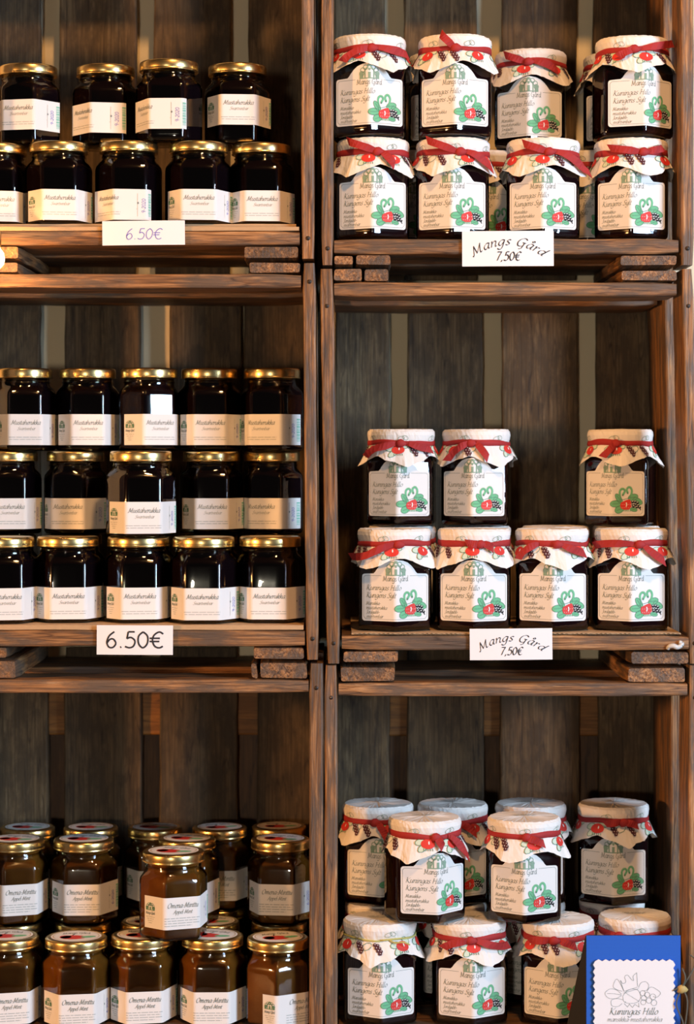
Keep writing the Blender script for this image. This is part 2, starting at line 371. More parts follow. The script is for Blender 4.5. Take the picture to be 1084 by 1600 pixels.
# small jar (type A: gold lid)
AA, RA, HA = .0330, .0060, .0905
SA = 2*AA/math.sqrt(3)
def body_rings(top, neck, nr, ins):
    i = ins
    return [(.80, 0, .0+i, .02), (.93, 0, .0006+i, .02), (.985, 0, .0028+i, .02), (1, 0, .006+i, .02), (1, 0, top*.5, .02), (1, 0, top-.005, .02), (.985, .05, top-.001, nr),
            (.94, .3, top+.003, nr), (.9, .75, top+.0055, nr), (.9, 1, top+.008, nr), (.9, 1, neck, nr)]
me_glassA = hex_loft('glass_body', body_rings(.0655, .083, .0292, 0), AA, RA, 'jar_glass')
me_jamA = {k: hex_loft('jam', body_rings(.0645, .0775, .0268, .0022), AA-.0014, RA, k) for k in ('currant_jam', 'apple_jelly')}
me_lidA = lathe('lid', [(.0285, .0795), (.0322, .0795), (.0330, .0800), (.0331, .0806), (.0325, .0812), (.0327, .0820), (.0328, .0880), (.0322, .0896), (.0308, .0904), (.0300, .0905), (.0292, .0901), (.001, .0901)], 'gold', 44)
me_threadA = lathe('thread_ring', [(.0292, .0742), (.0302, .0748), (.0302, .0754), (.0292, .0760)], 'jar_glass', 40)
def house_emblem(a, cx, cy, s, mat):
    """farmhouse under tree crowns, width about 2 s"""
    for k in range(7):
        t = math.pi*k/6; a.outline(cx-math.cos(t)*s*.78, cy+math.sin(t)*s*.62, s*.24, s*.22, s*.07, mat, n=7)
    a.rect(cx-s, cy-s*.42, cx-s*.62, cy+.12*s, mat); a.rect(cx+s*.62, cy-s*.42, cx+s, cy+.12*s, mat)
    a.stroke([(cx-s*.45, cy-s*.4), (cx-s*.45, cy+s*.3), (cx, cy+s*.75), (cx+s*.45, cy+s*.3), (cx+s*.45, cy-s*.4)], s*.13, mat, smooth=False)
    a.rect(cx-s*.14, cy-s*.4, cx+s*.14, cy+.12*s, mat); a.blob(cx, cy+s*.36, s*.13, s*.13, mat, n=8)
    a.rect(cx-s, cy-s*.47, cx+s, cy-s*.38, mat)
def label_A(kind):
    a = Art(); h = .033
    house_emblem(a, -.0395, .0215, .0062, 'print_green')
    a.text('Mangs Gård', -.0395, .0146, .0017, 'print_grey', .2, 0, 'c', mono=True, fit=.0125)
    for k in range(4): a.greek(-.0455+.0012*k, -.0335-.0012*k, .0118-.0021*k, .0011, 'print_light', 3+k)
    if kind == 'c':
        a.text('Mustaherukka', .0005, .0222, .0030, 'print_grey', .17, .3, 'c', fit=.033)
        a.text('Svartvinbär', .0010, .0162, .0022, 'print_light', .18, .3, 'c', fit=.0205)
        for k in range(2): a.greek(-.0190+.0008*k, .0195, .0085-.0024*k, .0012, 'print_light', 20+k)
    else:
        a.text('Omena-Minttu', .0005, .0228, .0032, 'print_grey', .18, .3, 'c', fit=.0335)
        a.text('Äppel-Mint', .0005, .0165, .0025, 'print_grey', .17, .3, 'c', fit=.0205)
        for k in range(4): a.greek(-.0195, .0195-(.009 if k == 3 else .002*(k % 2)), .0118-.0026*k, .0013, 'print_light', 30+k)
    a.rect(.0377, .004, .0381, .029, 'print_light'); a.blob(.0383, .0185, .0010, .0012, 'print_grey')
    a.greek(.0366, .0372, .012, .0012, 'print_light', 5)
    if kind == 'c':
        a.text('9-2020', .0466, .0075, .0028, 'ink_violet', .14, .1, rot=math.pi/2, mono=True)
    else:
        a.text('6-2020', .0466, .0075, .0028, 'ink_violet', .14, .1, rot=math.pi/2, mono=True)
    rr = random.Random(4); y = .004
    while y < .029:
        t = rr.choice((.0005, .0009, .0014)); a.rect(.0505, y, .0560, y+t, 'barcode_green'); y += t+rr.choice((.0005, .0008))
    return a
def strip(u0, u1, v0, v1, mat='label_paper'):
    a = Art(); a.rect(u0, v0, u1, v1, mat, 1); return a
def corner_cuts(us, S, lo, hi):
    c = []
    k = math.floor((lo+us)/S)-1
    while True:
        e = (k+.5)*S-us
        if e > hi+.01: break
        if e > lo-.01: c += [e-.0040, e-.0027, e-.0013, e, e+.0013, e+.0027, e+.0040]
        k += 1
    return c
_lab = {}
def label_meshes_A(kind, u0):
    key = (kind, round(u0, 4))
    if key not in _lab:
        cuts = corner_cuts(u0, SA, -.048, .057); fn = lambda u, v, o: hex_point(u, v, o, AA, RA, u0)
        _lab[key] = (strip(-.048, .0572, 0, .0335).mesh('label', fn, cuts), label_A(kind).mesh('lettering', fn, cuts, off=.00030))
    return _lab[key]
# apple sticker on the jelly lids
a = Art(); n_ = 36
a.poly([(.0268*math.cos(2*math.pi*k/n_), .0268*math.sin(2*math.pi*k/n_)) for k in range(n_)], 'label_paper', 1)
me_sticker = a.mesh('lid_sticker', lambda u, v, o: (u, v, .0902+o))
a = Art()
a.outline(0, 0, .0243, .0243, .0006, 'knot_gold', n=36)
a.blob(-.003, -.006, .0135, .0095, 'berry_red', 2, n=14); a.blob(-.011, -.004, .0065, .0075, 'berry_red', 2)
a.blob(.013, -.005, .0085, .0042, 'leaf_green', 3, rot=.25); a.stroke([(-.004, .0025), (-.002, .009)], .0012, 'ink_black', 3)
a.text('Mangs Gård', 0, .0120, .0040, 'print_grey', .18, 0, 'c', mono=True, warp=lambda p: (p[0], p[1]-p[0]*p[0]*16), fit=.029)
me_sticker_art = a.mesh('apple_print', lambda u, v, o: (u, v, .0903+o*.5))

# big jar (type C: paper cover and ribbon)
AC, RC, HC = .0385, .0055, .107
SCS = 2*AC/math.sqrt(3)
PH = math.pi/6                       # an edge looks forward
def ringsC(i, top=.074, nr=.034):
    return [(.80, 0, i, nr), (.93, 0, .0006+i, nr), (.985, 0, .003+i, nr), (1, 0, .0065+i, nr), (1, 0, .04, nr), (1, 0, top-.004-i, nr), (.985, .1, top-i, nr-i), (.93, .4, top+.005-i, nr-i), (.9, 1, top+.010-i, nr-i), (.9, 1, .0975-i, nr-i)]
me_glassC = hex_loft('glass_body', ringsC(0), AC, RC, 'jar_glass')
me_jamC = hex_loft('jam', ringsC(.0024), AC-.0016, RC, 'berry_jam')
me_lidC = lathe('lid', [(.030, .0935), (.0366, .0935), (.0370, .0945), (.0368, .1045), (.0355, .1060), (.001, .1060)], 'gold', 36)
def label_outline():
    w_, z0, z1, rc = .0400, .0105, .0600, .003; p = []
    def arc(cx, cy, r_, a0, a1, n=4): return [(cx+r_*math.cos(math.radians(a0+(a1-a0)*k/n)), cy+r_*math.sin(math.radians(a0+(a1-a0)*k/n))) for k in range(n+1)]
    p += arc(-w_+rc, z0+rc, rc, 180, 270); p += arc(w_-rc, z0+rc, rc, 270, 360); p += arc(w_-rc, z1-rc, rc, 0, 90)
    p += [(.0265, z1+.0005), (.0245, z1+.0022), (.0225, z1+.0050)]
    p += [(.0190, z1+.0088), (.0145, z1+.0122), (.0085, z1+.0143), (0, z1+.0152), (-.0085, z1+.0143), (-.0145, z1+.0122), (-.0190, z1+.0088), (-.0225, z1+.0050), (-.0245, z1+.0022), (-.0265, z1+.0005)]
    p += arc(-w_+rc, z1-rc, rc, 90, 180); return p
def strawberry_group(a, s, ox, oy):
    """green leaves, crown of leaf curls, red berry, striped currants; s = overall scale, origin at berry centre"""
    def X(x): return ox+x*s
    def Y(y): return oy+y*s
    for (x, y, rx, ry, ro) in ((-1.75, .15, 1.0, .52, .05), (-1.15, -.75, .75, .55, .35), (-1.2, .95, .9, .42, -.95), (1.15, 1.15, .85, .5, .25), (1.9, .55, .85, .48, -.45), (1.25, -.75, .6, .3, -.2)):
        a.blob(X(x), Y(y), rx*s, ry*s, 'leaf_green', 2, ro, 12); a.outline(X(x), Y(y), rx*s, ry*s, .07*s, 'print_green', 3, ro)
        a.stroke([(X(x)-.6*rx*s*math.cos(ro), Y(y)-.6*rx*s*math.sin(ro)), (X(x)+.6*rx*s*math.cos(ro), Y(y)+.6*rx*s*math.sin(ro))], .06*s, 'print_green', 3)
    a.stroke([(X(-1.0), Y(1.2)), (X(-1.05), Y(2.1)), (X(-.6), Y(2.5)), (X(-.2), Y(2.15)), (X(-.55), Y(1.55))], .34*s, 'leaf_green', 3)
    a.stroke([(X(.75), Y(1.3)), (X(.95), Y(2.2)), (X(.55), Y(2.75)), (X(.1), Y(2.4)), (X(.25), Y(1.85))], .34*s, 'leaf_green', 3)
    a.stroke([(X(-1.0), Y(1.2)), (X(-.8), Y(.75)), (X(.55), Y(1.1)), (X(.75), Y(1.3))], .07*s, 'print_green', 3)
    a.blob(X(-.55), Y(1.5), .15*s, .15*s, 'print_green', 4, n=8); a.blob(X(.25), Y(1.8), .15*s, .15*s, 'print_green', 4, n=8)
    a.poly([(X(x), Y(y)) for x, y in ((-.85, .35), (.1, .75), (.62, .85), (.85, .3), (.85, -.35), (.45, -.75), (-.3, -.8), (-.85, -.55), (-1.0, -.1))], 'berry_red', 4)
    for k in range(6): a.stroke([(X(-.7+.27*k), Y(-.72)), (X(-.62+.27*k), Y(-1.05))], .10*s, 'leaf_green', 4)
    a.stroke([(X(0), Y(.35)), (X(.08), Y(.0)), (X(-.02), Y(-.3))], .16*s, 'ink_white', 5)
    for k in range(10): a.blob(X(-.65+.33*(k % 5)), Y(-.45+.5*(k//5)), .05*s, .05*s, 'ink_white', 5, n=5)
    for x, y in ((1.05, .45), (1.45, .45), (1.85, .3), (1.15, .0), (1.55, .0), (1.95, -.1), (2.2, -.4), (1.75, -.35), (1.2, -.25)):
        a.blob(X(x), Y(y), .25*s, .23*s, 'ink_black', 4, n=9); a.stroke([(X(x-.13), Y(y+.08)), (X(x+.1), Y(y+.13))], .10*s, 'ink_white', 5)
    a.stroke([(X(2.2), Y(-.5)), (X(2.4), Y(-.85))], .12*s, 'ink_black', 4)
def label_C():
    a = Art()
    house_emblem(a, 0, .0640, .0118, 'print_sage')
    a.text('Mangs Gård', 0, .0528, .0034, 'print_grey', .15, 0, 'c', mono=True, fit=.0300)
    b_ = .0380; a.stroke([(-.017, .0582), (-b_+.002, .0582), (-b_, .0562), (-b_, .0150), (-b_+.0025, .0125), (b_-.0025, .0125), (b_, .0150), (b_, .0562), (b_-.002, .0582), (.017, .0582)], .00035, 'print_grey', 2, smooth=False)
    a.text('Kuningas Hillo', -.0350, .0432, .0033, 'print_grey', .17, .3, fit=.0415)
    a.text('Kungens Sylt', -.0350, .0352, .0033, 'print_grey', .17, .3, fit=.0350)
    for s_, y, f in (('Mansikka-', .0275, .0170), ('mustaherukka', .0228, .0245), ('Jordgubb-', .0182, .0160), ('svartvinbär', .0137, .0200)):
        a.text(s_, -.0350, y, .0022, 'print_grey', .17, .3, fit=f)
    strawberry_group(a, .0072, .0180, .0230)
    return a
fnC = lambda u, v, o: hex_point(u, v, o, AC, RC, SCS/2, -PH)
_ec = [-.0045, -.003, -.0015, 0, .0015, .003, .0045]
a = Art(); a.poly(label_outline(), 'label_paper', 1)
me_labC = a.mesh('label', fnC, _ec)
me_labC_art = label_C().mesh('lettering', fnC, _ec, off=.00022)

# paper cover: top, side, pinch under the ribbon, ruffled skirt
ZR = .0910
def cover_surface(seed):
    rr = random.Random(seed*13+5); ph = rr.uniform(0, 6.28); K = 26
    knots = [(1 if k % 2 else -1)*rr.uniform(.25, 1) for k in range(K)]; cor = [rr.uniform(.5, 1.2) for _ in range(4)]; dent = [rr.uniform(-1, 1) for _ in range(17)]
    def pl(a, v):
        x = (a/(2*math.pi) % 1)*len(v); i = int(x) % len(v); t = x-int(x); return v[i]*(1-t)+v[(i+1) % len(v)]*t
    def corner(a):
        """0 between the corners of the square sheet, 1 at a corner"""
        x = ((a+ph)/(math.pi/2)) % 1; return abs(2*x-1), cor[int(((a+ph)/(math.pi/2)) % 4)]
    def hem(a):
        c, w_ = corner(a); return .0145+.0150*c**1.3+.0010*pl(a, knots)
    def S(a, t, off=0.0):
        """t: -1 lid rim top .. 0 ribbon .. 1 hem"""
        fold = pl(a, knots); c, w_ = corner(a); w_ = 1 if c < .02 else w_
        if t <= 0:
            q = -t; r_ = .0368+.0024*min(1, q*2.2)-.0026*max(0, q-.80)/.20+.0004*fold*(1-q)+.0007*pl(a, dent); z = ZR+q*.0158+.0003*pl(a+1, dent)*q
            return Vector(((r_+off)*math.sin(a), -(r_+off)*math.cos(a), z))
        r_ = .0368+.0086*t**.85+.0024*fold*t+.0050*w_*c**2.5*t**1.3
        z = ZR-hem(a)*t*(.97-.10*w_*c**2.5*t)
        return Vector(((r_+off)*math.sin(a), -(r_+off)*math.cos(a), z+off*.3))
    return S, hem
def cover_mesh(seed):
    S, hem = cover_surface(seed); n = 104; rr = random.Random(seed+50); vs = []; fs = []
    ts = [-1, -.93, -.84, -.6, -.3, -.08, 0, .12, .28, .45, .62, .8, 1]
    for fr_ in (.0, .45, .8):
        for k in range(n):
            a = 2*math.pi*k/n; p = S(a, -1); vs.append(Vector((p.x*fr_, p.y*fr_, p.z+.0007*(1-fr_)+rr.gauss(0, .0002))) if fr_ else Vector((p.x*.04, p.y*.04, p.z+.0008)))
    for t in ts:
        for k in range(n):
            a = 2*math.pi*k/n; p = S(a, t); j = .00015
            vs.append(p+Vector((rr.gauss(0, j), rr.gauss(0, j), rr.gauss(0, j))))
    R_ = len(ts)+3
    for i in range(R_-1):
        for k in range(n): fs.append((i*n+k, (i+1)*n+k, (i+1)*n+(k+1) % n, i*n+(k+1) % n))
    fs.append(tuple(range(n)))
    return mesh_of('paper_cover', vs, fs, 'cover_paper')
def cover_print(seed):
    S, hem = cover_surface(seed); a = Art(); rr = random.Random(seed+9); Rm = .0395
    n = 8
    for k in range(n):
        u = (k+.5+rr.uniform(-.15, .15))/n*2*math.pi*Rm-math.pi*Rm; v = rr.uniform(-.0068, -.0085); s = .0054
        kind = k % 3
        if kind == 0 or kind == 1:
            for dx, dy, ro in ((-1.5, .3, .2), (-1.0, -.8, .8), (1.1, 1.0, -.5)):
                a.blob(u+dx*s, v+dy*s, s*1.0, s*.6, 'leaf_pale', 1, ro, 9); a.outline(u+dx*s, v+dy*s, s*1.0, s*.6, s*.10, 'print_green', 2, ro, 9)
            a.blob(u, v, s*1.35, s*.95, 'berry_red', 3, n=12); a.blob(u+.2*s, v+.2*s, s*.14, s*.34, 'ink_white', 4, n=6)
            for q in range(5): a.stroke([(u+(-.8+.4*q)*s, v-.85*s), (u+(-.75+.4*q)*s, v-1.3*s)], s*.12, 'print_green', 2)
        if kind != 0:
            du = 2.6*s if kind == 1 else 0
            for x, y in ((0, .6), (.55, .5), (.3, 0), (.9, -.05), (.65, -.55), (1.15, -.6), (1.0, -1.1)):
                a.blob(u+du+x*s, v+y*s, s*.36, s*.36, 'berry_dark', 3, n=8); a.blob(u+du+x*s+.05*s, v+y*s+.1*s, s*.09, s*.09, 'ink_white', 4, n=5)
        if kind == 2:
            a.outline(u-1.6*s, v+.2*s, s*1.1, s*.65, s*.10, 'print_green', 2, .5, 9)
    for k in range(6):
        u = (k+.3)/6*2*math.pi*Rm-math.pi*Rm; v = .0055
        a.outline(u, v, .0042, .0024, .00035, 'print_green', 1, .3, 9); a.outline(u+.005, v+.001, .0036, .0022, .00035, 'print_green', 1, -.4, 9)
    def fn(u, v, o):
        an = u/Rm
        if v >= 0: return S(an, -min(v/.0158, .95), .00035+o*1.0)
        return S(an, min(-v/hem(an), .99), .00045+o*1.0)
    us = [x*.0025-.125 for x in range(101)]; vv = [0, -.003, -.006, -.009, -.012, -.015, .004, .008]
    return a.mesh('berry_print', fn, us, vv, off=.00018)
def top_stamp():
    a = Art()
    for k in range(3): a.greek(-.013+.002*k, .013-.002*k, .003-.0032*k, .0022, 'print_grey', 60+k)
    return a.mesh('stamp', lambda u, v, o: (u, v, ZR+.0158+.0012+o))
me_stamp = top_stamp()
COV = {s: (cover_mesh(s), cover_print(s)) for s in range(4)}
def ribbon_band(seed, wdt=.0066):
    S, hem = cover_surface(seed); n = 60; vs = []; fs = []; rr = random.Random(seed+77); p1 = rr.uniform(0, 6)
    for k in range(n):
        a = 2*math.pi*k/n; wob = .0010*math.sin(2*a+p1)+.0006*math.sin(5*a+p1)
        base = S(a, 0); r_ = math.hypot(base.x, base.y)+.0008; hw = wdt*.5*(1+.15*math.sin(3*a+p1))
        for dr, dz in ((0, hw), (.0011, hw*.9), (.0016, 0), (.0013, -hw*.9), (0, -hw), (-.0004, 0)):
            vs.append(((r_+dr)*math.sin(a), -(r_+dr)*math.cos(a), ZR+.0005+wob+dz))
    for k in range(n):
        for j in range(6): fs.append((k*6+j, k*6+(j+1) % 6, ((k+1) % n)*6+(j+1) % 6, ((k+1) % n)*6+j))
    return mesh_of('ribbon_band', vs, fs, 'ribbon', True)
BAND = {s: ribbon_band(s) for s in range(4)}
def ribbon_tail(seed, yaw, a0, a1, t1, wd=.0078, fork=True):
    """flat ribbon end lying over the skirt (t1 > 0) or up over the lid (t1 < 0)"""
    S, hem = cover_surface(seed); n = 9; pts = []
    for i in range(n+1):
        q = i/n; a = math.radians(a0+(a1-a0)*q); t = (t1*q**1.1); p = S(a-yaw, t, .0034+.0022*math.sin(q*math.pi)+.0012*q)
        pts.append((Matrix.Rotation(yaw, 3, 'Z') @ p))
    vs = []; fs = []
    for i, p in enumerate(pts):
        d = (pts[min(i+1, n)]-pts[max(i-1, 0)]).normalized(); rad = Vector((p.x, p.y, 0)).normalized(); s_ = d.cross(rad).normalized()
        ww = wd*.5*(.55+.45*min(1, i/3)); sk = d*(wd*.35) if i == n else Vector()
        tw = rad*(.0012*math.sin(i*.9))
        vs += [p+s_*ww+sk+tw, p-s_*ww-sk-tw, p-s_*ww-sk-tw-rad*.0006, p+s_*ww+sk+tw-rad*.0006]
    for i in range(n):
        for j in range(4): fs.append((i*4+j, i*4+(j+1) % 4, (i+1)*4+(j+1) % 4, (i+1)*4+j))
    fs += [(3, 2, 1, 0), (n*4, n*4+1, n*4+2, n*4+3)]
    return mesh_of('ribbon_tail', vs, fs, 'ribbon')
def knot_mesh():
    bm = bmesh.new(); bmesh.ops.create_icosphere(bm, subdivisions=2, radius=1); rr = random.Random(3)
    for v in bm.verts: v.co = Vector((v.co.x*.0062, v.co.y*.0032, v.co.z*.0047))*(1+.12*math.sin(v.co.x*9+v.co.z*7))
    me = bpy.data.meshes.new('ribbon_knot'); bm.to_mesh(me); bm.free(); me.materials.append(M['ribbon']); me.polygons.foreach_set('use_smooth', [True]*len(me.polygons)); return me
me_knot = knot_mesh()

# ------------------------------------------------------------------ setting: wall, floor, counter
def boxmesh(name, x0, x1, y0, y1, z0, z1, mat):
    v = [(x, y, z) for x in (x0, x1) for y in (y0, y1) for z in (z0, z1)]
    f = [(0, 1, 3, 2), (4, 6, 7, 5), (0, 4, 5, 1), (2, 3, 7, 6), (0, 2, 6, 4), (1, 5, 7, 3)]
    return mesh_of(name, v, f, mat)
struct(obj('wall_back', boxmesh('wall_back', -3, 3, .2875, .40, 0, 3.0, 'wall_plaster')))
struct(obj('lower_wall_1', boxmesh('lower_wall_1', -3, 3, .2815, .2872, 0, P(0, 1064, .28).z, 'lower_wall_brown')))  # thin dark brown layer over the lower back wall
struct(obj('floor', boxmesh('floor', -3, 3, -5, .2815, -.05, 0, 'slat_wood_Y')))
ZCT = P(0, 1661).z
ct = thing('counter', (0, .0, 0), 'long wooden counter carrying the stacked crates', 'counter')
for k in range(3):
    y0 = -.366+.21*k; obj('counter_plank', board_mesh('counter_plank', (-1.3, y0+.1, ZCT-.016), (1.3, y0+.1, ZCT-.016), (0, .1035, 0), (0, 0, .016), 'frame_wood_X', n=16, jit=.0001), ct)
for sx in (-1.2, 1.2):
    for sy in (-.3, .22): obj('counter_leg', board_mesh('counter_leg', (sx, sy, 0), (sx, sy, ZCT-.033), (.03, 0, 0), (0, .03, 0), 'frame_wood_Z', n=4), ct)

# ------------------------------------------------------------------ crates
DEP = .262
def crate(label, c):
    """c: pixel measures taken on the front plane (see table)"""
    xl0, xl1 = c['left']; xr0, xr1 = c['right']; zt, zb = c['y']; sh = c.get('shear', 0)
    base = P((xl0+xr1)/2, zb); base.y = DEP/2
    cr = thing('wooden_crate', base, label, 'crate', 'stacked wooden crates')
    O = base
    def add(name, p0, p1, wv, tv, mat, **k):
        return obj(name, board_mesh(name, p0, p1, wv, tv, mat, origin=O, **k), cr)
    def zpx(py): return P(0, py).z
    def xpx(px): return P(px, 0).x
    # side boards: front and rear, with a slit between
    for (xa, xb, side) in ((xl0, xl1, -1), (xr0, xr1, 1)):
        for y0, y1 in ((0, .067), (.126, DEP)):
            hw = (xpx(xb)-xpx(xa))/2; cx = (xpx(xa)+xpx(xb))/2; ym = (y0+y1)/2
            add('side_board', (cx+sh*PX, ym, zpx(zb)), (cx, ym, zpx(zt)), (hw, 0, 0), (0, (y1-y0)/2, 0), 'frame_wood_Z', n=14, jit=.0003 if y0 == 0 else .0003)
        if 'nails' in c:
            for py in c['nails']:
                nl = obj('nail', lathe('nail', [(.0001, 0), (.0021, .0002), (.0024, -.0006), (.0019, -.0013), (.0001, -.0016)][::-1], 'nail_iron', 10), cr)
                q = P((xa+xb)/2+sh*(py-zt)/(zb-zt), py)-O; nl.location = (q.x, q.y-.0002, q.z); nl.rotation_euler.x = math.pi/2
    # top and shelf boards
    for nm, (ya, yb), (xa, xb), spans in (('top_board', c['top'], c['topx'], ((0, .072), (.140, DEP))), ('shelf_board', c['bot'], c['botx'], ((0, .115), (.140, DEP)))):
        for y0, y1 in spans:
            ym = (y0+y1)/2; cz = (zpx(ya)+zpx(yb))/2; hz = abs(zpx(ya)-zpx(yb))/2
            add(nm, (xpx(xa), ym, cz), (xpx(xb), ym, cz), (0, (y1-y0)/2, 0), (0, 0, hz), 'frame_wood_X', n=14, jit=.0003 if y0 == 0 else .0003)
    for (xa, xb, ya, yb, y0) in c['cleats']:
        cx = (xpx(xa)+xpx(xb))/2; cz = (zpx(ya)+zpx(yb))/2
        add('cleat', (cx, y0, cz), (cx, DEP-.012, cz), ((xpx(xb)-xpx(xa))/2, 0, 0), (0, 0, abs(zpx(ya)-zpx(yb))/2), 'frame_wood_Y', n=8, jit=.0004)
    # back slats
    kk = (D+DEP)/F
    for xa, xb in c['slats']:
        x0, x1 = (xa-VX)*kk, (xb-VX)*kk
        add('back_slat', ((x0+x1)/2, DEP+.0055, zpx(zb)+.006), ((x0+x1)/2, DEP+.0055, zpx(zt)-.006), ((x1-x0)/2, 0, 0), (0, .0052, 0), 'slat_wood_Z', n=14, jit=.0006)
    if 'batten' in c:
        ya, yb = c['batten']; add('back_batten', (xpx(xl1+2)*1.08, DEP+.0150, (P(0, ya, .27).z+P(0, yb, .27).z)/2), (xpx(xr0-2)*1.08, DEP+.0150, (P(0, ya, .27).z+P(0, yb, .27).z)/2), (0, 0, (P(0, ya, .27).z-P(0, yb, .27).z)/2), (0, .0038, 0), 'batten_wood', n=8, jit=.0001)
    return cr
def cl(y0, *r): return [(*q, y0) for q in r]
L1c = dict(left=(-94, -73), right=(471, 491), y=(-180, 404), top=(-163, -141), topx=(-72, 470), bot=(361, 383), botx=(-72, 468), nails=[372],
    cleats=cl(.002, (-60, 30, 384, 404), (380, 467, 384, 404), (-60, 30, -184, -164), (380, 467, -184, -164)), slats=[(-50, 64), (92, 213), (240, 360), (388, 478)])
L2c = dict(left=(-96, -75), right=(473, 493), y=(411, 1031), shear=5, top=(428, 450), topx=(-74, 470), bot=(985, 1010), botx=(-69, 476), nails=[440, 998],
    cleats=cl(.002, (-58, 28, 409, 427), (388, 470, 409, 427), (-55, 11, 1011, 1030), (395, 476, 1011, 1031)), slats=[(-50, 63), (101, 219), (265, 377), (381, 480)])
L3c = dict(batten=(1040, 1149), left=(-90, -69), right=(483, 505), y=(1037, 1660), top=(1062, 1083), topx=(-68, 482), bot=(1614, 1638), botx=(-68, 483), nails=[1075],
    cleats=cl(.002, (-56, 25, 1032, 1061), (391, 403, 1036, 1061), (405, 481, 1035, 1061), (-56, 30, 1639, 1660), (392, 481, 1639, 1660)), slats=[(-48, 75), (100, 221), (249, 371), (402, 488)])
R1c = dict(left=(502, 521), right=(1064, 1084), y=(-180, 414), top=(-163, -141), topx=(522, 1062), bot=(373, 397), botx=(522, 1060), nails=[388],
    cleats=cl(.002, (521, 552, 398, 415), (555, 611, 397, 415), (968, 1058, 398, 416), (522, 611, -184, -164), (968, 1060, -184, -164)), slats=[(522, 601), (631, 745), (784, 901), (927, 1020)])
R2c = dict(left=(499, 520), right=(1065, 1083), y=(420, 1037), shear=12, top=(441, 463), topx=(522, 1057), bot=(993, 1016), botx=(534, 1076), nails=[478, 1005],
    cleats=cl(.002, (520, 566, 419, 440), (568, 608, 419, 440), (970, 1058, 421, 440), (535, 623, 1017, 1036), (985, 1077, 1018, 1039)), slats=[(524, 608), (637, 754), (784, 903), (931, 1025)])
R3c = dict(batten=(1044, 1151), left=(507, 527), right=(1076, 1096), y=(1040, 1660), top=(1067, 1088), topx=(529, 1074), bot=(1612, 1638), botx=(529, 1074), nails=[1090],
    cleats=cl(.002, (531, 618, 1042, 1066), (980, 1072, 1043, 1067), (531, 618, 1639, 1660), (980, 1072, 1639, 1660)), slats=[(526, 608), (636, 756), (781, 906), (935, 1032)])
crate('dark wooden crate at top left holding two rows of gold lidded blackcurrant jars', L1c)
crate('dark wooden crate at middle left holding three rows of gold lidded blackcurrant jars', L2c)
crate('dark wooden crate at bottom left holding brown apple mint jelly jars', L3c)
crate('wooden crate at top right with two full rows of paper covered jars', R1c)
crate('wooden crate at middle right, upper half empty, with seven paper covered jars', R2c)
crate('wooden crate at bottom right with paper covered jars behind a blue card', R3c)

# liners on the shelves
def sheet(name, px0, px1, py, y0, y1, th, label, corr=False):
    a_, b_ = P(px0, py), P(px1, py); base = Vector(((a_.x+b_.x)/2, (y0+y1)/2, a_.z-th))
    o = obj(name, board_mesh(name, (a_.x, (y0+y1)/2, a_.z-th/2), (b_.x, (y0+y1)/2, a_.z-th/2), (0, (y1-y0)/2, 0), (0, 0, th/2), 'cardboard', bev=.0004, n=16, jit=.00015, origin=base), loc=base)
    return tag(o, label, 'cardboard')
T1 = P(0, 361).z; T2 = P(0, 985).z
sheet('kraft_liner', -55, 467, 354, .001, .25, P(0, 354).z-T1-.0004, 'brown kraft sheet under the jars of the top left crate')
sheet('cardboard_liner', -50, 474, 977, .002, .25, P(0, 977).z-T2-.0004, 'brown cardboard sheet under the jars of the middle left crate')
cb = sheet('cardboard_liner', 549, 1064, 989, .002, .24, P(0, 989).z-P(0, 993).z-.0004, 'corrugated cardboard sheet under the jars of the middle right crate')
# corrugation seen on its front edge
vs = []; fs = []
x0, x1 = P(552, 0).x, P(1062, 0).x; n_ = 150; zt_, zb_ = P(0, 989.4).z, P(0, 992.4).z
for k in range(n_+1):
    x = x0+(x1-x0)*k/n_; z = (zt_+zb_)/2+(zt_-zb_)*.40*math.sin(k*math.pi*.9); vs += [(x, .0005, z+.0003), (x, .0005, z-.0003), (x, .004, z-.0003), (x, .004, z+.0003)]
for k in range(n_): fs += [(4*k+j, 4*k+(j+1) % 4, 4*k+4+(j+1) % 4, 4*k+4+j) for j in range(4)]
fl = obj('fluting', mesh_of('fluting', vs, fs, 'slat_wood_X'), cb); fl.location = -cb.location

# ------------------------------------------------------------------ jars
def jar_pos(px, y, z):
    k = (D+y)/F; return Vector(((px-VX)*k, y, z))
def view_az(px): return math.atan((VX-px)/F)
ORD = ['leftmost', 'second from left', 'third from left', 'fourth from left', 'fifth from left']
def small_jar(px, y, z, phi, label, group, kind='c', dtext=0, lz=.0035, sxy=1.0, sz=1.0):
    """phi: apparent azimuth of the most frontal face; dtext: which way the label is slid around (m)"""
    root = thing('jam_jar' if kind == 'c' else 'jelly_jar', jar_pos(px, y, z), label, 'jar', group)
    rz = math.radians(phi)+view_az(px); s = (sxy, sxy, sz)
    obj('glass_body', me_glassA, root, rz=rz, scale=s); obj('jam', me_jamA['currant_jam' if kind == 'c' else 'apple_jelly'], root, rz=rz, scale=s)
    obj('thread_ring', me_threadA, root, rz=rz, scale=s)
    ld = obj('lid', me_lidA, root, rz=rz*3, scale=s)
    lm, la = label_meshes_A(kind, dtext)
    lb = obj('label', lm, root, loc=(0, 0, lz*sz), rz=rz, scale=s); obj('lettering', la, lb)
    if kind == 'j':
        st = obj('lid_sticker', me_sticker, root, rz=math.radians(rnd.uniform(-20, 20)), scale=s); obj('apple_print', me_sticker_art, st)
    return root
